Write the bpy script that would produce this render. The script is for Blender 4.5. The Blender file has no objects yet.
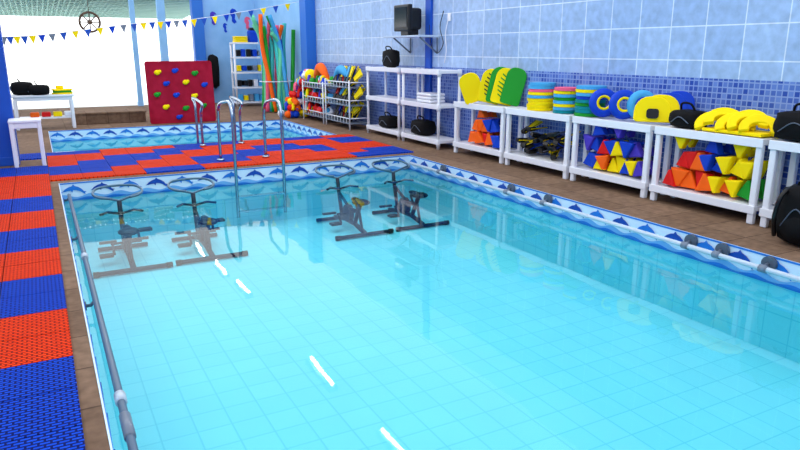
import bpy, bmesh, math, random
from mathutils import Vector, Matrix, Euler
random.seed(7)
sc=bpy.context.scene
sc.view_settings.view_transform='Standard'
sc.view_settings.look='None'
# ---------------------------------------------------------------- materials
_m={}
def L(c):  # sRGB 0-255 -> linear
    o=[]
    for x in c:
        x/=255.0
        o.append(x/12.92 if x<=0.04045 else ((x+0.055)/1.055)**2.4)
    return (*o,1)
def mat(name,col=(200,200,200),rough=.5,metal=0,spec=.35):
    if name in _m: return _m[name]
    m=bpy.data.materials.new(name); m.use_nodes=True
    b=m.node_tree.nodes['Principled BSDF']
    b.inputs['Base Color'].default_value=L(col)
    b.inputs['Roughness'].default_value=rough
    b.inputs['Metallic'].default_value=metal
    b.inputs['Specular IOR Level'].default_value=spec
    _m[name]=m; return m
def noisy(name,c1,c2,scale=5,rough=.6,bump=.1,detail=6,spec=.3):
    if name in _m: return _m[name]
    m=mat(name,c1,rough,0,spec); nt=m.node_tree; b=nt.nodes['Principled BSDF']
    tc=nt.nodes.new('ShaderNodeTexCoord'); n=nt.nodes.new('ShaderNodeTexNoise')
    n.inputs['Scale'].default_value=scale; n.inputs['Detail'].default_value=detail
    nt.links.new(tc.outputs['Object'],n.inputs['Vector'])
    r=nt.nodes.new('ShaderNodeValToRGB'); r.color_ramp.elements[0].color=L(c1); r.color_ramp.elements[1].color=L(c2)
    r.color_ramp.elements[0].position=.35; r.color_ramp.elements[1].position=.65
    nt.links.new(n.outputs['Fac'],r.inputs['Fac']); nt.links.new(r.outputs['Color'],b.inputs['Base Color'])
    bp=nt.nodes.new('ShaderNodeBump'); bp.inputs['Strength'].default_value=bump; bp.inputs['Distance'].default_value=.02
    nt.links.new(n.outputs['Fac'],bp.inputs['Height']); nt.links.new(bp.outputs['Normal'],b.inputs['Normal'])
    return m
def tiles(name,c1,c2,grout,w,h,mortar=.006,axes='YZ',rough=.25,offset=0,noise=0,bias=0,nscale=4,off=(0,0),spec=.35):
    """brick-texture tiles using object coordinates"""
    m=mat(name,c1,rough,0,spec); nt=m.node_tree; b=nt.nodes['Principled BSDF']
    tc=nt.nodes.new('ShaderNodeTexCoord'); sx=nt.nodes.new('ShaderNodeSeparateXYZ'); cx=nt.nodes.new('ShaderNodeCombineXYZ')
    nt.links.new(tc.outputs['Object'],sx.inputs[0])
    for i in (0,1):
        a=nt.nodes.new('ShaderNodeMath'); a.operation='ADD'; a.inputs[1].default_value=50+off[i]
        nt.links.new(sx.outputs[axes[i]],a.inputs[0]); nt.links.new(a.outputs[0],cx.inputs[i])
    br=nt.nodes.new('ShaderNodeTexBrick'); br.offset=offset; br.squash=1
    br.inputs['Scale'].default_value=1; br.inputs['Brick Width'].default_value=w; br.inputs['Row Height'].default_value=h
    br.inputs['Mortar Size'].default_value=mortar; br.inputs['Mortar Smooth'].default_value=.1; br.inputs['Bias'].default_value=bias
    br.inputs['Color1'].default_value=L(c1); br.inputs['Color2'].default_value=L(c2); br.inputs['Mortar'].default_value=L(grout)
    nt.links.new(cx.outputs[0],br.inputs['Vector'])
    out=br.outputs['Color']
    if noise:
        n=nt.nodes.new('ShaderNodeTexNoise'); n.inputs['Scale'].default_value=nscale; n.inputs['Detail'].default_value=8
        nt.links.new(tc.outputs['Object'],n.inputs['Vector'])
        mp=nt.nodes.new('ShaderNodeMapRange'); mp.inputs[1].default_value=.3; mp.inputs[2].default_value=.7
        mp.inputs[3].default_value=1-noise; mp.inputs[4].default_value=1+noise
        nt.links.new(n.outputs['Fac'],mp.inputs[0])
        mx=nt.nodes.new('ShaderNodeVectorMath'); mx.operation='SCALE'
        nt.links.new(out,mx.inputs[0]); nt.links.new(mp.outputs[0],mx.inputs['Scale']); out=mx.outputs[0]
    nt.links.new(out,b.inputs['Base Color'])
    return m
def emis(name,col,st):
    if name in _m: return _m[name]
    m=bpy.data.materials.new(name); m.use_nodes=True; nt=m.node_tree; nt.nodes.clear()
    e=nt.nodes.new('ShaderNodeEmission'); e.inputs[0].default_value=L(col); e.inputs[1].default_value=st
    o=nt.nodes.new('ShaderNodeOutputMaterial'); nt.links.new(e.outputs[0],o.inputs[0]); _m[name]=m; return m

WHITE=mat('white_plastic',(232,234,242),.35)
WFRIEZE=mat('added_frieze_white',(240,244,248),.6,0,.2)
BLACK=mat('black_fabric',(6,6,10),.8,0,.2)
BLKPL=mat('black_plastic',(10,10,14),.35)
YEL=mat('foam_yellow',(250,220,0),.6,0,.15)
BLU=mat('foam_blue',(8,62,190),.55,0,.2)
LBL=mat('foam_light_blue',(70,165,220),.55,0,.2)
TEAL=mat('foam_teal',(0,130,140),.55,0,.2)
GRN=mat('foam_green',(25,145,40),.55,0,.2)
ORG=mat('foam_orange',(250,100,15),.55,0,.2)
RED=mat('foam_red',(215,22,22),.55,0,.2)
PNK=mat('foam_pink',(240,95,130),.55,0,.2)
PUR=mat('foam_purple',(75,58,185),.55,0,.2)
CHR=mat('chrome_steel',(170,185,200),.15,1)
STL=mat('bike_frame_steel',(12,34,54),.4,.1)
BAR=mat('bike_handlebar_steel',(80,110,130),.3,.6)
PIPE=mat('grey_pvc_pipe',(80,102,126),.35)
PIPEL=mat('pale_pvc_pipe',(185,200,215),.35)
GREY=mat('grey_plastic',(112,124,142),.4)
DGREY=mat('dark_grey_plastic',(78,90,108),.4)
CBLUE=mat('column_blue_paint',(38,108,200),.5)
DBLUE=mat('dark_blue_paint',(10,75,180),.5)
WBLUE=noisy('pale_blue_paint',(130,182,228),(148,196,238),2,.6,.03)
BROWN=tiles('brown_stone_deck',(108,86,70),(126,102,84),(84,66,54),.42,.42,.006,'XY',.8,.0,.24,nscale=14,spec=.1)
CONC=noisy('courtyard_concrete',(246,246,242),(252,252,250),2,.9,.05,spec=.05)
WTILE=tiles('wall_tile_pale_blue',(146,174,214),(162,188,224),(212,225,242),.42,.33,.006,'YZ',.3,0,.13,nscale=12,off=(0,.08),spec=.25)
MOSAIC=tiles('mosaic_blue',(38,72,165),(104,134,204),(135,158,208),.055,.055,.006,'YZ',.35,spec=.2)
PC=((140,225,238),(146,228,240),(118,213,230))
POOLF=tiles('pool_floor_tile',*PC,.21,.21,.005,'XY',.5,0,.03,nscale=1.2,spec=.1)
POOLX=tiles('pool_side_tile',*PC,.21,.21,.005,'XZ',.5,spec=.1)
POOLY=tiles('pool_side_tile_long',*PC,.21,.21,.005,'YZ',.5,spec=.1)
MATO=tiles('mat_orange',(244,66,10),(236,56,8),(130,22,4),.045,.022,.005,'XY',.75,.5,spec=.08)
MATB=tiles('mat_blue',(8,66,196),(12,74,206),(2,20,90),.045,.022,.005,'XY',.75,.5,spec=.08)
DOLB=mat('dolphin_blue',(30,115,205),.4)
DOLW=mat('border_tile_white',(205,228,246),.35)
DOLM=mat('border_wave_blue',(105,170,225),.4)
DOLD=mat('border_deep_blue',(15,70,165),.4)

# ---------------------------------------------------------------- builder
class B:
    OFF=(0,0,0)
    def __init__(s,name): s.name=name; s.bm=bmesh.new(); s.mats=[]
    def mi(s,m):
        if m not in s.mats: s.mats.append(m)
        return s.mats.index(m)
    def add(s,t,m,smooth=False,M=None):
        i=s.mi(m)
        bmesh.ops.recalc_face_normals(t,faces=t.faces[:])
        for f in t.faces: f.material_index=i; f.smooth=smooth
        if M is not None: t.transform(M)
        me=bpy.data.meshes.new('t'); t.to_mesh(me); t.free(); s.bm.from_mesh(me); bpy.data.meshes.remove(me)
    def box(s,c,d,m,rot=(0,0,0),bev=0,seg=2):
        t=bmesh.new(); bmesh.ops.create_cube(t,size=1)
        bmesh.ops.scale(t,vec=d,verts=t.verts)
        if bev: bmesh.ops.bevel(t,geom=t.edges[:],offset=bev,segments=seg,profile=.5,affect='EDGES')
        s.add(t,m,False,Matrix.Translation(c)@Euler(rot).to_matrix().to_4x4())
    def bx(s,a,b,m,bev=0):
        s.box([(a[i]+b[i])/2 for i in range(3)],[abs(b[i]-a[i]) for i in range(3)],m,bev=bev)
    def cyl(s,p,q,r,m,seg=14,r2=None):
        p=Vector(p);q=Vector(q);d=q-p
        t=bmesh.new(); bmesh.ops.create_cone(t,cap_ends=True,segments=seg,radius1=r,radius2=r if r2 is None else r2,depth=d.length)
        M=Matrix.Translation((p+q)/2)@d.to_track_quat('Z','Y').to_matrix().to_4x4()
        s.add(t,m,False if seg>=18 else True,M)
    def sph(s,c,r,m,rot=(0,0,0),seg=14,warp=0):
        if not hasattr(r,'__len__'): r=(r,r,r)
        t=bmesh.new(); bmesh.ops.create_uvsphere(t,u_segments=seg,v_segments=max(6,seg*2//3),radius=1)
        for v in t.verts:
            if warp: v.co*=1+random.uniform(-warp,warp)
        bmesh.ops.scale(t,vec=r,verts=t.verts)
        s.add(t,m,True,Matrix.Translation(c)@Euler(rot).to_matrix().to_4x4())
    def tube(s,pts,r,m,seg=8,closed=False):
        pts=[Vector(p) for p in pts]; n=len(pts); t=bmesh.new(); rings=[]
        up=None
        for i,p in enumerate(pts):
            if closed: d=(pts[(i+1)%n]-pts[i-1])
            else: d=pts[min(i+1,n-1)]-pts[max(i-1,0)]
            d.normalize()
            if up is None:
                up=Vector((0,0,1)) if abs(d.z)<.9 else Vector((1,0,0))
            a=d.cross(up); 
            if a.length<1e-4: a=d.cross(Vector((0,1,0)))
            a.normalize(); b=a.cross(d).normalized(); up=b
            rr=r[i] if hasattr(r,'__len__') else r
            rings.append([t.verts.new(p+a*math.cos(2*math.pi*k/seg)*rr+b*math.sin(2*math.pi*k/seg)*rr) for k in range(seg)])
        for i in range(n if closed else n-1):
            A=rings[i];C=rings[(i+1)%n]
            for k in range(seg): t.faces.new([A[k],A[(k+1)%seg],C[(k+1)%seg],C[k]])
        if not closed: t.faces.new(rings[0]); t.faces.new(rings[-1][::-1])
        s.add(t,m,True)
    def ext(s,poly,th,M,m,bev=0):
        """polygon in local XY extruded along local Z by th, centred"""
        t=bmesh.new(); vs=[t.verts.new((x,y,-th/2)) for x,y in poly]; f=t.faces.new(vs)
        r=bmesh.ops.extrude_face_region(t,geom=[f]); vv=[g for g in r['geom'] if isinstance(g,bmesh.types.BMVert)]
        bmesh.ops.translate(t,verts=vv,vec=(0,0,th))
        if bev:
            ed=[e for e in t.edges if abs(e.verts[0].co.z-e.verts[1].co.z)<1e-6]
            bmesh.ops.bevel(t,geom=ed,offset=bev,segments=2,profile=.5,affect='EDGES')
        s.add(t,m,False,M)
    def done(s):
        s.bm.transform(Matrix.Translation(B.OFF))
        me=bpy.data.meshes.new(s.name); s.bm.to_mesh(me); s.bm.free()
        for m in s.mats: me.materials.append(m)
        o=bpy.data.objects.new(s.name,me); sc.collection.objects.link(o); return o
def frame(o,x,y,z=None):
    x=Vector(x).normalized(); y=Vector(y); z=x.cross(y).normalized(); y=z.cross(x)
    M=Matrix((x,y,z)).transposed().to_4x4(); M.translation=Vector(o); return M
def arc(pts_ctrl,n=8):
    """Catmull-Rom through points"""
    P=[Vector(p) for p in pts_ctrl]; P=[P[0]*2-P[1]]+P+[P[-1]*2-P[-2]]; out=[]
    for i in range(1,len(P)-2):
        for k in range(n):
            t=k/n; a,b,c,d=P[i-1],P[i],P[i+1],P[i+2]
            out.append(.5*((2*b)+(c-a)*t+(2*a-5*b+4*c-d)*t*t+(3*b-a-3*c+d)*t**3))
    out.append(P[-2]); return out

# ---------------------------------------------------------------- dimensions
P0=.08; PX=4.75; PY0=-1.6; PY1=8.60; Q0=11.35; Q1=14.45; XW=5.85; WZ=-.20; PD=-.75; BACK=20.0; CEIL=3.3; XL=-3.0; YN=-3.0
MX=.26   # sideways shift of the back opening

# floor / deck
b=B('floor')
b.bx((XL,YN,-1),(P0,Q1,0),BROWN); b.bx((PX,YN,-1),(XW,Q1,0),BROWN)
b.bx((P0,YN,-1),(PX,PY0,0),BROWN); b.bx((P0,PY1,-1),(PX,Q0,0),BROWN); b.bx((XL,Q1,-1),(XW,BACK+.2,0),BROWN)
b.done()
b=B('ground_courtyard'); b.bx((-30,BACK+.2,-.1),(30,60,0),CONC); b.done()

# pool basins
def basin(name,y0,y1,d):
    b=B(name)
    b.bx((P0,y0,d-.1),(PX,y1,d),POOLF)
    b.bx((P0,y0,d),(P0+.005,y1,WZ-.02),POOLY); b.bx((PX-.005,y0,d),(PX,y1,WZ-.02),POOLY)
    b.bx((P0+.005,y0,d),(PX-.005,y0+.005,WZ-.02),POOLX); b.bx((P0+.005,y1-.005,d),(PX-.005,y1,WZ-.02),POOLX)
    b.done()
basin('swimming_pool_basin',PY0,PY1,PD); basin('childrens_pool_basin',Q0,Q1,-.5)

# dolphin border tiles
DOL=[(-.115,-.01),(-.09,.018),(-.05,.042),(-.02,.05),(-.005,.072),(.012,.05),(.045,.036),(.075,.012),(.098,-.022),(.125,-.028),(.108,-.04),(.112,-.062),(.09,-.045),(.06,-.02),(.02,-.002),(-.01,.0),(-.02,-.03),(-.035,-.005),(-.07,-.008),(-.1,-.016),(-.13,-.018)]
DOL=[(x*1.05,y*.95) for x,y in DOL]
def border(name,y0,y1,sides):
    b=B(name)
    h=.20; W=PX-P0
    specs={'far':((P0,y1,-h),(1,0,0),W,(0,-1,0)),'near':((PX,y0,-h),(-1,0,0),W,(0,1,0)),'right':((PX,y1,-h),(0,-1,0),y1-y0,(-1,0,0)),'left':((P0,y0,-h),(0,1,0),y1-y0,(1,0,0))}
    for sd in sides:
        o,x,Ln,nrm=specs[sd]; o=Vector(o); x=Vector(x); nrm=Vector(nrm)
        def pl(poly,m,off,th=.004,u=0,v=0):
            M=frame(o+x*u+Vector((0,0,v))+nrm*off,x,(0,0,1)); b.ext(poly,th,M,m)
        pl([(0,-.018),(Ln,-.018),(Ln,h-.002),(0,h-.002)],DOLW,.006,.008)
        pl([(0,h-.018),(Ln,h-.018),(Ln,h-.003),(0,h-.003)],DOLB,.012)
        n=int(Ln/.03); pts=[(0,-.018),(Ln,-.018)]
        for i in range(n,-1,-1):
            u=Ln*i/n; pts.append((u,.040+.018*math.sin(u*2*math.pi/.31+1)))
        pl(pts,DOLM,.012)
        pts=[(0,-.018),(Ln,-.018)]
        for i in range(n,-1,-1):
            u=Ln*i/n; pts.append((u,.008+.012*math.sin(u*2*math.pi/.31+2)))
        pl(pts,DOLB,.015)
        k=int(Ln/.31)
        for i in range(k):
            pl(DOL,DOLD if i%2 else DOLB,.018,u=(i+.5)*.31,v=.108)
    b.done()
border('dolphin_tile_border',PY0,PY1,['far','right','left','near'])
border('dolphin_tile_border',Q0,Q1,['far','right','left','near'])

# water
def water_mat():
    m=bpy.data.materials.new('pool_water'); m.use_nodes=True; nt=m.node_tree; nt.nodes.clear()
    tr=nt.nodes.new('ShaderNodeBsdfTransparent'); tr.inputs[0].default_value=(.71,.97,1,1)
    gl=nt.nodes.new('ShaderNodeBsdfGlossy'); gl.inputs['Roughness'].default_value=.02
    fr=nt.nodes.new('ShaderNodeFresnel'); fr.inputs[0].default_value=1.29
    mx=nt.nodes.new('ShaderNodeMixShader'); o=nt.nodes.new('ShaderNodeOutputMaterial')
    tc=nt.nodes.new('ShaderNodeTexCoord'); n=nt.nodes.new('ShaderNodeTexNoise'); n.inputs['Scale'].default_value=1.6; n.inputs['Detail'].default_value=1.5
    bp=nt.nodes.new('ShaderNodeBump'); bp.inputs['Strength'].default_value=.25; bp.inputs['Distance'].default_value=.010
    nt.links.new(tc.outputs['Object'],n.inputs['Vector']); nt.links.new(n.outputs['Fac'],bp.inputs['Height'])
    nt.links.new(bp.outputs[0],gl.inputs['Normal']); nt.links.new(bp.outputs[0],fr.inputs['Normal'])
    nt.links.new(fr.outputs[0],mx.inputs[0]); nt.links.new(tr.outputs[0],mx.inputs[1]); nt.links.new(gl.outputs[0],mx.inputs[2]); nt.links.new(mx.outputs[0],o.inputs[0])
    return m
WAT=water_mat()
for nm,y0,y1 in (('pool_water',PY0,PY1),('childrens_pool_water',Q0,Q1)):
    me=bpy.data.meshes.new(nm); me.from_pydata([(P0+.001,y0+.001,WZ),(PX-.001,y0+.001,WZ),(PX-.001,y1-.001,WZ),(P0+.001,y1-.001,WZ)],[],[(0,1,2,3)])
    me.materials.append(WAT); o=bpy.data.objects.new(nm,me); sc.collection.objects.link(o)

# mats
b=B('rubber_deck_mat')
T=.36
def mt(x0,x1,y0,y1,m):
    if x1>-.93 and x0<-.30 and y1>10.2 and y0<10.65: return
    b.bx((x0+.003,y0+.003,0),(x1-.003,y1-.003,.018),m)
y=2.76-.72*6
while y<11.2:
    row=round((y-2.76)/.72)
    for half in (0,1):
        ya=y+half*T; yb=min(ya+T,11.25)
        if yb-ya<.05: continue
        x=.0; c=0
        while x>-2.6:
            om=(row%2!=0)
            if row==-1: om=not(c==0 and half==1)
            if row>=8: om=((c//2+row)%2==0)
            mt(x-T,x,ya,yb,MATO if om else MATB); x-=T; c+=1
    y+=.72
x=.0; c=0
PAT=["OOOBBOOOOOOBBB","BBOOOBBOOOOOBB","BBBOOBBBOOBOOO","OBBBOOOBBBBOOO","OOBBBOOOBBOOBB","OOOOBBOOOOOOBB","BBOOOBBBOOBBOO"]
while x<4.8:
    xb=min(x+T,4.9)
    for j in range(7):
        ya=8.75+j*.35
        mt(x,xb,ya,ya+.35,MATO if PAT[j][c%14]=='O' else MATB)
    x+=T; c+=1
b.done()

# walls
b=B('wall_right'); b.bx((XW,YN,1.23),(XW+.2,15.6,2.62),WTILE); b.bx((XW,YN,2.62),(XW+.2,15.6,CEIL),WFRIEZE); b.bx((XW,YN,0),(XW+.2,15.6,1.23),MOSAIC); b.bx((XW,15.6,0),(XW+.2,BACK+.2,CEIL),WBLUE); b.done()  # white top band added out of view to soften ceiling edge in water reflection
b=B('wall_left'); b.bx((XL-.2,YN,0),(XL,BACK+.2,CEIL),WBLUE); b.done()
b=B('wall_near'); b.bx((XL,YN-.2,0),(XW,YN,CEIL),WBLUE); b.done()
b=B('wall_back'); b.bx((4.05+MX,BACK,0),(XW,BACK+.2,CEIL),WBLUE); b.bx((XL,BACK,2.95),(4.05+MX,BACK+.2,CEIL),WBLUE); b.bx((XL,BACK,0),(-.85,BACK+.2,2.95),WBLUE); b.done()
b=B('ceiling'); b.bx((XL,YN,CEIL),(XW,BACK+.2,CEIL+.1),emis('ceiling_fill_glow',(248,250,254),1.8)); b.done()  # ceiling surface made to glow as added soft fill light for the room
# columns
for nm,x0,x1,y0,y1,m in (('blue_column',-.85,-.33,10.25,10.6,DBLUE),('blue_column',5.6,XW-.005,15.1,15.5,CBLUE),('blue_column',XW-.05,XW-.003,9.82,10.0,DBLUE),('blue_column',3.75+MX,4.05+MX,19.7,19.98,CBLUE),('blue_column',2.85+MX,3.05+MX,19.8,19.98,WBLUE),('blue_column',2.15+MX,2.28+MX,19.85,19.98,WBLUE)):
    b=B(nm); b.bx((x0,y0,0),(x1,y1,CEIL-.005),m,bev=.01)
    if x1-x0>.1: b.bx((x0-.015,y0-.015,0),(x1,y1,.12),m,bev=.008)
    b.done()
# canopy outside
b=B('corrugated_canopy')
GC=mat('canopy_green',(120,150,140),.6)
for i in range(14):
    yy=BACK+.35+i*.45; zz=2.85-.02*i
    b.bx((-3,yy,zz),(5,yy+.08,zz+.09),GC)
for i in range(60):
    xx=-3+i*.135; b.cyl((xx,BACK+.3,2.98),(xx,BACK+6.6,2.70),.05,WHITE,seg=8)
b.done()
# wheel
b=B('wooden_wheel'); WD=noisy('dark_wood',(75,58,48),(110,88,70),12,.7)
c=Vector((1.18+MX,20.33,2.22)); R=.25
b.tube([c+Vector((math.cos(a)*R,0,math.sin(a)*R)) for a in [2*math.pi*k/28 for k in range(28)]],.03,WD,closed=True)
for k in range(8):
    a=math.pi*k/4; b.cyl(c,c+Vector((math.cos(a)*R,0,math.sin(a)*R)),.016,WD,8)
b.cyl(c-Vector((0,.05,0)),c+Vector((0,.05,0)),.06,WD); b.cyl(c+Vector((0,0,R)),c+Vector((0,0,.65)),.008,WD,6)
b.done()
# bunting
b=B('pennant_bunting')
pts=arc([(-.85,16,1.74),(.2,16,1.80),(2.0,16,2.05),(3.5,16,2.2),(5.78,16,2.62)],16)
b.tube(pts,.006,WHITE,5)
cols=[DBLUE,YEL,BLU,GREY,DBLUE,YEL]
for i in range(2,len(pts)-1,2):
    p=pts[i]; b.ext([(-.07,0),(.07,0),(0,-.17)],.003,frame(p,(1,0,.05),(0,0,1)),cols[(i//2)%6])
b.done()
# tubes
b=B('fluorescent_ceiling_lamp')
TB=emis('fluorescent_tube',(255,255,255),45)
for x,yy in ((3.7,4.4),(3.66,6.9),(3.54,9.4),(3.5,14.0),(3.4,15.6),(3.3,17.4)):
    b.bx((x-.08,yy-.5,3.22),(x+.08,yy+.5,CEIL-.002),WHITE,bev=.01); b.cyl((x,yy-.46,3.19),(x,yy+.46,3.19),.025,TB)
b.done()

# ladders
def ladder(name,x0,x1,ye,yd,h,rungs=True):
    b=B(name)
    for x in (x0,x1):
        pts=arc([(x,ye-.13,-.62),(x,ye-.13,-.2),(x,ye-.13,h*.6),(x,ye-.11,h*.88),(x,ye+.04,h),(x,yd-.14,h*.93),(x,yd-.02,h*.75),(x,yd,h*.5),(x,yd,0.02)],6)
        b.tube(pts,.021,CHR,10); b.cyl((x,yd,.018),(x,yd,.045),.05,CHR)
    for z in (-.35,-.55): b.box(((x0+x1)/2,ye-.13,z),(x1-x0,.07,.025),CHR,bev=.006)
    b.done()
ladder('pool_ladder',2.12,2.76,PY1,9.25,.86)
ladder('pool_ladder',2.22,2.84,Q0,10.85,.74)

# pipes
b=B('pool_side_pipe'); px=.17
b.tube([(px,-1.2,-.09),(px,8.3,-.09)],.019,PIPE,12)
for yy in (3.12,5.65): b.cyl((px,yy-.04,-.09),(px,yy+.04,-.09),.027,PIPEL)
for yy in (.5,2.6,4.6,6.4,8.2):
    b.tube([(px-.07,yy,-.13),(px-.03,yy,-.13),(px,yy,-.10)],.012,PIPE)
    b.cyl((P0+.021,yy,-.13),(P0+.033,yy,-.13),.03,PIPE)
b.cyl((px,2.75,-.09),(px,2.95,-.09),.025,GREY)
b.done()
b=B('pool_side_pipe'); px=PX-.10
b.tube([(px,-1.2,-.09),(px,8.4,-.09)],.021,PIPEL,12)
for yy in (6.1,5.45,3.62,3.32,2.92,7.6,1.5):
    b.cyl((PX-.021,yy,-.06),(PX-.05,yy,-.06),.058,DGREY,20); b.tube([(PX-.04,yy,-.06),(px+.02,yy,-.07),(px,yy,-.09)],.014,DGREY)
    b.cyl((px,yy-.03,-.09),(px,yy+.03,-.09),.030,GREY)
b.done()

# aqua bikes
def bike(x,y):
    b=B('underwater_spin_bike'); z0=PD+.003
    b.tube([(x-.36,y,z0+.03),(x+.36,y,z0+.03)],.024,STL,10)
    b.tube([(x-.27,y+.95,z0+.03),(x+.27,y+.95,z0+.03)],.024,STL,10)
    for s in (-.36,.36): b.cyl((x+s-.03,y,z0+.03),(x+s+.03,y,z0+.03),.03,BLKPL)
    b.tube([(x,y,z0+.05),(x,y+.3,z0+.1),(x,y+.6,z0+.1),(x,y+.95,z0+.05)],.03,STL,10)
    b.tube([(x,y+.30,z0+.1),(x,y+.12,z0+.40)],.028,STL,10)
    b.tube([(x,y+.08,z0+.06),(x,y+.17,z0+.32)],.018,STL,10)
    b.sph((x,y+.10,z0+.42),(.11,.13,.035),BLKPL); b.sph((x,y+.24,z0+.42),(.045,.13,.03),BLKPL)
    b.tube([(x,y+.72,z0+.1),(x,y+.45,z0+.27),(x,y+.2,z0+.28)],.024,STL)
    b.tube([(x,y+.70,z0+.08),(x,y+.80,z0+.42),(x,y+.84,z0+.60)],.026,STL)
    b.tube([(x,y+.45,z0+.27),(x,y+.80,z0+.42)],.02,STL)
    cc=Vector((x,y+.5,z0+.20))
    b.cyl(cc-Vector((.035,0,0)),cc+Vector((.035,0,0)),.11,STL,20)
    b.cyl(cc-Vector((.16,0,0)),cc+Vector((.16,0,0)),.014,STL)
    for s in (-1,1):
        e=cc+Vector((s*.14,s*.09,s*.10)); b.cyl(cc+Vector((s*.14,0,0)),e,.014,STL); b.box(e+Vector((s*.08,0,0)),(.14,.10,.03),BLKPL,bev=.008)
        b.box((x+s*.17,y+.74,z0+.16),(.18,.04,.025),BLKPL)
        b.tube([(x,y+.80,z0+.46),(x+s*.14,y+.76,z0+.50),(x+s*.22,y+.66,z0+.50)],.014,STL)
    # U-shaped handlebar: grips back towards the saddle, loop forward
    lp=arc([(x-.10,y+.70,z0+.66),(x-.21,y+.76,z0+.67),(x-.26,y+.90,z0+.69),(x-.20,y+1.06,z0+.72),(x,y+1.10,z0+.73),(x+.20,y+1.06,z0+.72),(x+.26,y+.90,z0+.69),(x+.21,y+.76,z0+.67),(x+.10,y+.70,z0+.66)],5)
    b.tube(lp,.014,BAR,8)
    b.tube([(x-.24,y+.84,z0+.675),(x,y+.84,z0+.60),(x+.24,y+.84,z0+.675)],.014,BAR)
    b.done()
for x,y in ((.66,7.14),(1.48,7.17),(3.37,7.25),(4.22,7.28)): bike(x,y)

# ------------------------------------------------ white low shelves
B.OFF=(.10,-.06,0)
XF=5.34; XB=5.70
def shelf_unit(y0,y1,h=.76):
    b=B('white_plastic_shelf')
    for z,t in ((h-.03,.055),(.14,.05)):
        b.bx((XF,y0,z-t/2),(XB,y1,z+t/2),WHITE,bev=.008)
        b.bx((XF-.008,y0-.004,z-t/2-.02),(XF+.016,y1+.004,z+t/2+.004),WHITE,bev=.005)
    for yy in (y0+.035,y1-.035):
        for xx in (XF+.03,XB-.03):
            b.box((xx,yy,h/2-.03),(.05,.06,h-.06),WHITE,bev=.01)
    b.done()
mods=[(7.34,8.56),(6.06,7.28),(4.86,6.0),(3.64,4.80),(2.42,3.58)]
for a,c in mods: shelf_unit(a,c)

def dumb(b,x,y,z,m,up,s,rz,tilt):
    h=s*.86; d=.20
    tri=[(-s/2,0),(s/2,0),(s*.07,h),(-s*.07,h)] if up else [(-s*.07,0),(s*.07,0),(s/2,h),(-s/2,h)]
    ydir=Vector((math.sin(rz),math.cos(rz),math.sin(tilt))); n=Vector((math.cos(rz),-math.sin(rz),0))
    for k in (0,1):
        p=Vector((x,y,z))+n*(.045+k*(d-.05))
        b.ext(tri,.085,frame(p,ydir,(0,0,1)),m,bev=.014)
    b.cyl(Vector((x,y,z+h/2))+n*.05,Vector((x,y,z+h/2))+n*(d-.01),.015,WHITE,8)
def pile(name,y0,y1,rows,s=.19):
    b=B(name); z=.168
    for r,row in enumerate(rows):
        i=0; n=len(row); step=(y1-y0-s)/(max(1,len(rows[0])-1))
        for i,m in enumerate(row):
            if m is None: continue
            yy=y1-s/2-i*step
            up=(i+r)%2==0
            ss=s*random.uniform(.88,1.0)
            tl=random.uniform(-.22,.22)
            dumb(b,XF+.03+random.uniform(0,.07),yy,z+.012+s*.5*abs(math.sin(tl))+random.uniform(0,.008),m,up,ss,random.uniform(-.25,.25),tl)
        z+=s*.93
    b.done()
O,R_,U,Y_,G,V,N=ORG,RED,BLU,YEL,GRN,PUR,None
pile('foam_dumbbell_pile',7.45,8.30,[[O,O,O,R_,O,U,U],[N,O,O,O,U,U,N],[N,N,O,N,N,N]],.20)
pile('foam_dumbbell_pile',4.92,5.92,[[U,U,Y_,O,Y_,Y_,U,Y_,V],[V,U,N,R_,U,Y_,U,V,N],[N,N,U,N,N,V,N]],.20)
pile('foam_dumbbell_pile',3.70,4.72,[[R_,O,O,R_,O,Y_,O,Y_,G],[N,R_,R_,O,U,U,Y_,Y_,Y_],[N,Y_,N,N,U,N,N,Y_]],.20)

FIN=[(-.05,0),(.05,0),(.06,.12),(.10,.34),(.06,.36),(0,.35),(-.06,.36),(-.10,.34),(-.06,.12)]
def fin(b,p,x,y,m,s=1):
    M=frame(p,x,y)@Matrix.Scale(s,4); b.ext(FIN,.012,M,m); 
    b.ext([(-.045,-.02),(.045,-.02),(.05,.12),(-.05,.12)],.07,M,BLKPL,bev=.015)
    for q in (-.08,.08):
        b.ext([(q*.6-.006,.1),(q*.6+.006,.1),(q+.006,.34),(q-.006,.34)],.022,M,BLKPL)
b=B('swim_fin_pile')
for i in range(24):
    yy=random.uniform(6.25,7.1); z=.21+.013*i
    a=random.uniform(-1.2,1.2)
    fin(b,(XF+.06+random.uniform(0,.05),yy,z),(math.sin(a)*.3,math.cos(a),.3*random.uniform(-1,1)),(math.cos(a)*.5,-math.sin(a),.3*random.uniform(-1,1)),[YEL,BLKPL,YEL,BLU,GREY,YEL][i%6],.8)
b.done()

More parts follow.
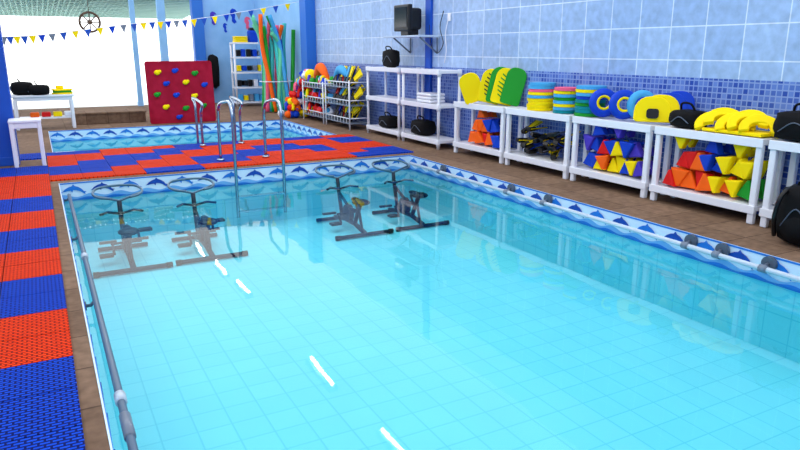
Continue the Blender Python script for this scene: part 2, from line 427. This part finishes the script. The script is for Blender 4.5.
# ---------- items on top of shelves
ZT=.762
def rrect(w,h,r,n=5,topr=None):
    o=[]; 
    for cx,cy,a0,rr in ((w/2,0,-90,r),(w/2,h,0,topr or r),(-w/2,h,90,topr or r),(-w/2,0,180,r)):
        sx=1 if cx>0 else -1
        ox=cx-sx*rr; oy=(cy-rr) if cy>0 else rr
        for k in range(n+1):
            a=math.radians(a0+90*k/n); o.append((ox+rr*math.cos(a),oy+rr*math.sin(a)))
    return o
def kick(b,p,xd,yd,m,w=.30,h=.44,th=.035,stripe=None):
    M=frame(p,xd,yd); b.ext(rrect(w,h,.04,5,w*.42),th,M,m,bev=.008)
    if stripe:
        for k in range(6):
            yy=.08+k*.055; ww=.11-abs(k-2.5)*.014
            for zz in (th/2+.002,-th/2-.002):
                for s in (-1,1): b.ext([(s*.015,yy),(s*ww,yy+.035),(s*ww,yy+.052),(s*.015,yy+.020)][::s],.003,M@Matrix.Translation((0,0,zz)),stripe)
b=B('kickboard_stack')
kick(b,(5.42,8.10,ZT+.02),(.75,-.6,.35),(-.25,.1,1),YEL,.30,.42)
kick(b,(5.45,7.86,ZT+.02),(.75,-.6,-.2),(.2,-.1,1),YEL,.32,.47,stripe=BLKPL)
kick(b,(5.48,7.70,ZT+.02),(.75,-.6,-.18),(.2,-.05,1),GRN,.31,.50)
kick(b,(5.49,7.61,ZT+.02),(.75,-.6,-.22),(.25,-.05,1),YEL,.31,.49,stripe=GRN)
kick(b,(5.53,7.48,ZT+.02),(.8,-.6,-.25),(.28,-.05,1),GRN,.27,.50)
b.done()
def stack(y,cols,name='foam_disc_stack',x=5.52,r=.16,t=.038):
    b=B(name); z=ZT+.002
    for i,m in enumerate(cols):
        dx=random.uniform(-.012,.012); dy=random.uniform(-.012,.012)
        b.cyl((x+dx,y+dy,z),(x+dx,y+dy,z+t-.003),r,m,28); z+=t
    b.done()
stack(6.80,[YEL,YEL,YEL,YEL,LBL,YEL,PNK,LBL,LBL],r=.165)
stack(6.34,[TEAL,LBL,YEL,LBL,GRN,LBL,YEL,PNK],r=.15)
stack(5.93,[GRN,TEAL,TEAL,GRN,TEAL,BLU,LBL,YEL,LBL],r=.17)
b=B('swim_ring_set')
def ringd(p,ax,r0,r1,m,m2):
    ax=Vector(ax).normalized(); u=ax.cross(Vector((0,0,1))).normalized(); v=u.cross(ax)
    n=28
    pts=[Vector(p)+(u*math.cos(2*math.pi*k/n)+v*math.sin(2*math.pi*k/n))*(r0+r1)/2 for k in range(n)]
    b.tube(pts,(r1-r0)/2,m,10,closed=True)
    pts=[Vector(p)-ax*(r1-r0)*.36+(u*math.cos(2*math.pi*k/n)+v*math.sin(2*math.pi*k/n))*(r0+.02) for k in range(n)]
    b.tube(pts,.016,m2,6,closed=True)
ringd((5.44,5.64,ZT+.17),(.55,.8,-.1),.05,.16,BLU,YEL)
ringd((5.44,5.34,ZT+.17),(.55,.8,-.1),.05,.16,BLU,YEL)
ringd((5.56,5.20,ZT+.17),(.55,.8,-.1),.05,.16,LBL,BLU)
b.done()
b=B('kickboard_stack')
for i,(m,w) in enumerate(((YEL,.36),(YEL,.36),(BLU,.34),(BLU,.30))):
    kick(b,(5.43+i*.055,4.94-i*.06,ZT+.02),(.6,-.8,0),(.12,.1,1),m,w,.26+.02*i,.04)
b.ext(rrect(.12,.10,.03),.008,frame((5.403,4.91,ZT+.06),(.6,-.8,0),(.12,.1,1)),BLKPL)
b.done()
def bag(name,c,s,m=BLACK,handle=True,rot=0,straps=False):
    b=B(name); t=bmesh.new(); bmesh.ops.create_cube(t,size=2); bmesh.ops.subdivide_edges(t,edges=t.edges[:],cuts=5,use_grid_fill=True)
    for v in t.verts:
        p=v.co; q=Vector((p.x*math.sqrt(max(0,1-p.y**2/2-p.z**2/2+p.y**2*p.z**2/3)),p.y*math.sqrt(max(0,1-p.z**2/2-p.x**2/2+p.z**2*p.x**2/3)),p.z*math.sqrt(max(0,1-p.x**2/2-p.y**2/2+p.x**2*p.y**2/3))))
        v.co=(p*.45+q*.55)*(1+random.uniform(-.035,.035))
    bmesh.ops.scale(t,vec=(s[0]/2,s[1]/2,s[2]/2),verts=t.verts)
    b.add(t,m,True,Matrix.Translation((c[0],c[1],c[2]+s[2]/2*.96))@Euler((0,0,rot)).to_matrix().to_4x4())
    x,y,z=c
    if handle:
        top=z+s[2]*.85
        b.tube(arc([(x-.02,y-s[1]*.25,top),(x-.06,y-s[1]*.15,top+.08),(x-.06,y+s[1]*.15,top+.08),(x-.02,y+s[1]*.25,top)],6),.011,m)
        b.tube(arc([(x-s[0]*.48,y-s[1]*.3,z+s[2]*.3),(x-s[0]*.53,y,z+s[2]*.62),(x-s[0]*.48,y+s[1]*.3,z+s[2]*.3)],6),.005,DGREY)
    if straps:
        b.sph((x-s[0]*.36,y,z+s[2]*.30),(s[0]*.22,s[1]*.36,s[2]*.24),m)
        for q in (-.28,.28):
            b.tube(arc([(x-s[0]*.1,y+q*s[1],z+s[2]*.93),(x-s[0]*.55,y+q*s[1]*1.1,z+s[2]*.8),(x-s[0]*.62,y+q*s[1]*1.3,z+s[2]*.45),(x-s[0]*.42,y+q*s[1]*1.5,z+s[2]*.12)],6),.018,BLKPL)
    return b.done()
bag('black_gear_bag',(5.5,4.54,ZT),(.28,.34,.18))
bag('black_gear_bag',(5.50,3.38,ZT),(.34,.48,.26))
bag('black_gear_bag',(5.46,2.97,.168),(.26,.6,.36))
bag('black_backpack',(5.12,3.04,0),(.32,.40,.50),straps=True)
# yellow aqua saddles
b=B('yellow_float_belt_pile')
for i,(yy,zz,ro) in enumerate(((4.22,.0,0.2),(4.12,.06,-.2),(4.0,.0,.1),(3.88,.06,.3),(3.76,.0,-.2))):
    o=[]; n=14
    for k in range(n+1):
        a=math.radians(-20+220*k/n); o.append((.17*math.cos(a),.15*math.sin(a)))
    for k in range(n,-1,-1):
        a=math.radians(-20+220*k/n); o.append((.085*math.cos(a),.065*math.sin(a)))
    M=frame((5.45,yy,ZT+.058+zz*.6),(.45,-.8,ro*.4),(.5,.25,.65)); b.ext(o,.06,M,YEL,bev=.01)
b.box((5.5,3.98,ZT+.02),(.28,.6,.03),YEL,bev=.01)
b.done()

# ------------------------------------------------ tall white racks
B.OFF=(.09,.10,0)
def rack(y0,y1,h=1.20,levels=(.12,.66,1.18)):
    b=B('white_plastic_rack')
    for z in levels:
        b.bx((5.28,y0,z-.03),(5.69,y1,z+.02),WHITE,bev=.008); b.bx((5.27,y0-.004,z-.045),(5.295,y1+.004,z+.028),WHITE,bev=.005)
    for yy in (y0+.03,y1-.03):
        for xx in (5.30,5.67):
            b.cyl((xx,yy,0),(xx,yy,h-.02),.024,WHITE)
            for z in levels: b.cyl((xx,yy,max(0,z-.07)),(xx,yy,z+.03),.034,WHITE)
    b.done()
rack(8.72,9.92); rack(10.02,11.3)
b=B('white_towel_stack')
for i in range(3): b.box((5.48,9.3,.71+i*.05),(.28,.45,.045),WHITE,bev=.02)
b.done()
bag('black_gear_bag',(5.46,9.5,.14),(.3,.5,.26)); bag('black_gear_bag',(5.46,10.7,.14),(.3,.5,.22))
bag('laptop_bag',(5.46,10.65,1.20),(.16,.50,.32))
# tv on wall bracket
B.OFF=(.10,-.10,0)
b=B('wall_tv_shelf'); b.bx((5.3,9.6,1.70),(5.69,10.85,1.73),mat('shelf_pale',(180,198,222)),bev=.005)
for yy in (9.75,10.65): b.tube([(5.73,yy,1.45),(5.4,yy,1.70)],.014,GREY); b.tube([(5.73,yy,1.45),(5.73,yy,1.7)],.014,GREY)
b.done()
b=B('black_television')
b.bx((5.32,9.98,1.80),(5.40,10.50,2.22),BLKPL,bev=.02); b.bx((5.38,10.04,1.82),(5.62,10.44,2.17),BLKPL,bev=.05)
b.bx((5.312,10.03,1.86),(5.322,10.45,2.18),mat('tv_screen',(30,34,46),.1)); b.bx((5.38,10.1,1.732),(5.58,10.36,1.83),BLKPL,bev=.01)
b.done()
b=B('hanging_cable'); b.tube(arc([(5.72,9.55,2.1),(5.70,9.62,1.85),(5.69,9.5,1.6),(5.70,9.7,1.45),(5.70,9.9,1.6),(5.70,9.95,1.9)],8),.007,BLKPL,6)
b.tube(arc([(5.72,9.4,2.0),(5.70,9.45,1.75),(5.70,9.42,1.5),(5.72,9.5,1.3)],8),.007,WHITE,6); b.box((5.735,9.4,2.0),(.025,.08,.12),WHITE,bev=.005); b.done()

# ------------------------------------------------ grey racks with toys
B.OFF=(.12,.10,0)
def toyrack(x0,x1,y0,y1,levels,name='grey_toy_rack'):
    b=B(name)
    for z in levels:
        b.bx((x0,y0,z-.012),(x1,y1,z+.012),GREY,bev=.004)
        b.tube([(x0,y0,z+.10),(x0,y1,z+.10)],.011,WHITE); b.tube([(x0,y0,z+.10),(x1,y0,z+.10)],.011,WHITE)
        for k in range(9):
            yy=y0+(y1-y0)*k/8; b.cyl((x0,yy,z),(x0,yy,z+.10),.006,WHITE,6)
    for yy in (y0,y1):
        for xx in (x0,x1): b.cyl((xx,yy,0),(xx,yy,levels[-1]+.14),.016,WHITE,8)
    b.done()
toyrack(5.1,5.5,11.75,12.95,(.12,.46,.80)); toyrack(5.1,5.5,13.1,14.3,(.12,.42,.72))
b=B('swim_fin_pile')
PAL=[YEL,YEL,BLKPL,BLU,YEL,RED,LBL]
for zz,y0,y1 in ((.14,11.8,12.9),(.48,11.8,12.9),(.82,11.8,12.9)):
    for i in range(14):
        a=random.uniform(-.9,.9); fin(b,(5.20+.1*(i%2),y0+.1+(y1-y0-.2)*i/13,zz+.05),(0,math.cos(a),math.sin(a)),(.25,-math.sin(a)*.6,.55),PAL[(i*3+int(zz*10))%7])
b.done()
b=B('pool_toy_pile')
PAL=[YEL,RED,BLU,ORG,WHITE,GRN,PNK,LBL,PUR,YEL,WHITE,RED]
def toys(y0,y1,x0,x1,z,n):
    for i in range(n):
        yy=random.uniform(y0,y1); xx=random.uniform(x0,x1); m=random.choice(PAL)
        if i%3==0: b.sph((xx,yy,z+.09),.085,m)
        elif i%3==1: b.box((xx,yy,z+.10),(.14,.18,.10),m,rot=(random.random(),random.random(),random.random()),bev=.02)
        else: b.tube(arc([(xx-.08,yy-.05,z+.05),(xx-.04,yy,z+.2),(xx+.04,yy+.05,z+.18),(xx+.08,yy+.08,z+.05)],5),.035,m)
for zz in (.14,.44,.74): toys(13.2,14.2,5.18,5.42,zz,20)
for k,zz in enumerate((0.0,.14,.28,.42,.56,.70,.84)):
    toys(14.42+.02*k,14.90-.03*k,4.72+.08*k,5.45,zz,17-k)
for i in range(10):
    b.sph((5.25+.15*random.random(),11.9+2.3*i/9,.92 if i<5 else .90),(.07,.09,.07),PAL[i%9])
b.done()
b=B('inflatable_pool_toy')
b.tube(arc([(5.35,12.2,.86),(5.3,12.35,1.05),(5.3,12.6,1.12),(5.3,12.8,1.02),(5.3,12.95,.88)],6),[.02+.07*math.sin(math.pi*k/24) for k in range(25)],LBL,10)
b.tube(arc([(5.35,13.3,.80),(5.3,13.45,1.0),(5.3,13.7,1.14),(5.3,13.9,1.0),(5.3,14.1,.82)],6),[.02+.08*math.sin(math.pi*k/24) for k in range(25)],ORG,10)
b.sph((5.3,14.3,.95),.14,YEL); b.done()
# noodles
B.OFF=(.06,0,0)
b=B('pool_noodle_bundle')
MINT=mat('noodle_mint',(100,205,160)); CY=mat('noodle_cyan',(60,195,195))
nc=[GRN,MINT,PNK,LBL,CY,GRN,ORG,MINT,MINT,LBL,PNK,CY,BLU]
for i in range(20):
    x=4.84+.036*i; y=16.3+random.uniform(-.2,.2); lx=random.uniform(-.2,.2)
    b.tube(arc([(x,y,0.02),(x+lx*.5,y+.1,.8),(x+lx,y+.25,1.6),(x+lx+random.uniform(-.3,.1),y+.2,2.05+random.uniform(-.2,.3))],6),.05,nc[i%13],10)
b.tube([(5.2+.42*math.cos(a),16.4+.32*math.sin(a),.75) for a in [2*math.pi*k/20 for k in range(20)]],.012,WHITE,6,closed=True)
b.done()
# tall shelving in back corner
B.OFF=(.2,0,0)
b=B('white_plastic_rack')
for z in (.1,.5,.9,1.3,1.68):
    b.bx((4.55,18.4,z-.025),(5.45,18.8,z+.02),WHITE,bev=.006)
for xx in (4.58,5.42):
    for yy in (18.43,18.77): b.cyl((xx,yy,0),(xx,yy,1.7),.03,WHITE)
b.done()
b=B('pool_toy_pile')
for z in (.12,.52,.92,1.32):
    for i in range(5):
        m=random.choice([YEL,BLU,WHITE,LBL,BLKPL,GREY]); b.box((4.7+i*.15,18.58,z+.1),(.12,.22,.18+random.uniform(-.05,.03)),m,rot=(0,0,random.uniform(-.2,.2)),bev=.02)
b.done()
b=B('yellow_kickboard_pile')
for i in range(4): b.box((4.8,18.6,1.72+i*.04),(.34,.3,.036),YEL,bev=.012)
b.box((5.15,18.6,1.86),(.26,.24,.32),BLU,bev=.05); b.box((5.15,18.6,2.05),(.18,.2,.08),BLKPL,bev=.02)
b.done()
bag('black_backpack',(4.30,19.78,.45),(.30,.34,.95))
# painted seahorse decorations (flat on wall)
b=B('painted_sea_mural')
SH=[(0,.14),(.07,.12),(.12,.06),(.04,.05),(.07,-.02),(.05,-.12),(.1,-.2),(.03,-.24),(-.03,-.18),(-.02,-.08),(-.07,0),(-.05,.1)]
for x,z,m,k in ((4.42,2.42,PUR,1),(4.75,2.15,BLU,.7),(5.0,2.5,BLU,1.1),(5.4,2.3,PNK,1)):
    y=BACK-.006
    b.ext([(x+p*k,z+q*k) for p,q in SH],.01,Matrix(((1,0,0,0),(0,0,-1,y),(0,1,0,0),(0,0,0,1))),m)
b.done()

# ------------------------------------------------ climbing board
B.OFF=(.24,0,0)
b=B('red_activity_board')
RB=noisy('board_crimson',(150,12,42),(168,22,52),6,.6,.03,spec=.1)
Mb=frame((2.43,14.80,0.0),(1,0,0),(0,.08,1))
b.ext(rrect(1.36,1.28,.05),.05,Mb,RB,bev=.008)
hold=[(-.45,1.05,YEL),(-.1,1.08,BLU),(.3,1.02,GRN),(-.3,.82,BLU),(.1,.84,YEL),(.48,.78,BLU),(-.5,.6,GRN),(-.12,.58,BLU),(.25,.55,YEL),(-.35,.34,YEL),(.05,.3,GRN),(.42,.34,GRN),(-.1,.12,BLU)]
for x,z,m in hold:
    b.sph(Mb@Vector((x,z,.04)),(.06,.03,.05),m,warp=.1)
    b.sph(Mb@Vector((x+.05,z+.02,.04)),(.035,.028,.035),m)
b.done()
b=B('brown_step'); b.bx((.35,15.4,0),(1.75,16.0,.2),BROWN,bev=.01); b.bx((.33,15.38,.2),(1.77,16.02,.235),BROWN,bev=.006); b.done()

# ------------------------------------------------ left tables
b=B('white_side_table')
b.bx((-.72,14.75,.62),(.38,15.25,.66),WHITE,bev=.01); b.bx((-.68,14.78,.55),(.34,15.22,.62),WHITE)
for xx in (-.66,.32):
    for yy in (14.81,15.19): b.box((xx,yy,.275),(.06,.06,.55),WHITE,bev=.01)
b.bx((-.62,14.85,.2),(.28,15.15,.23),WHITE); b.done()
bag('black_gear_bag',(-.50,15.0,.66),(.40,.42,.26)); bag('black_gear_bag',(-.22,14.9,.66),(.38,.40,.20))
b=B('kickboard_stack')
for i,m in enumerate((YEL,GRN,YEL)): b.box((.18,15.0,.675+i*.034),(.34,.28,.03),m,bev=.01,rot=(0,0,i*.2-.2))
b.box((.14,15.0,.79),(.14,.14,.07),YEL,bev=.02); b.done()
b=B('orange_float_pile')
for i in range(4): b.box((-.35+.2*i,15.0,.275),(.16,.2,.09),[ORG,RED,YEL,WHITE][i],bev=.02)
b.done()
B.OFF=(.15,-.05,.018)
b=B('white_plastic_stool')
b.bx((-.54,9.95,.57),(-.16,10.28,.61),WHITE,bev=.012)
for xx in (-.51,-.19):
    for yy in (9.98,10.25): b.box((xx,yy,.295),(.05,.05,.590),WHITE,bev=.01)
b.bx((-.52,9.965,.50),(-.18,10.265,.57),WHITE,bev=.006); b.done()
B.OFF=(0,0,0)
# ---------------------------------------------------------------- world + sun
w=bpy.data.worlds.new('world'); sc.world=w; w.use_nodes=True
w.node_tree.nodes['Background'].inputs[0].default_value=(.97,.99,1,1); w.node_tree.nodes['Background'].inputs[1].default_value=2.6
sun=bpy.data.lights.new('sun','SUN'); sun.energy=5; sun.angle=.05; so=bpy.data.objects.new('sun',sun); sc.collection.objects.link(so)
so.location=(0,15,8); so.rotation_euler=Euler((math.radians(35),math.radians(15),0))
# ---------------------------------------------------------------- camera
cam=bpy.data.cameras.new('camera'); co=bpy.data.objects.new('camera',cam); sc.collection.objects.link(co)
cam.sensor_width=36; cam.lens=667*36/800
co.location=(0,0,1.5); co.rotation_euler=Euler((math.pi/2-.2566,0,-.4897)); sc.camera=co
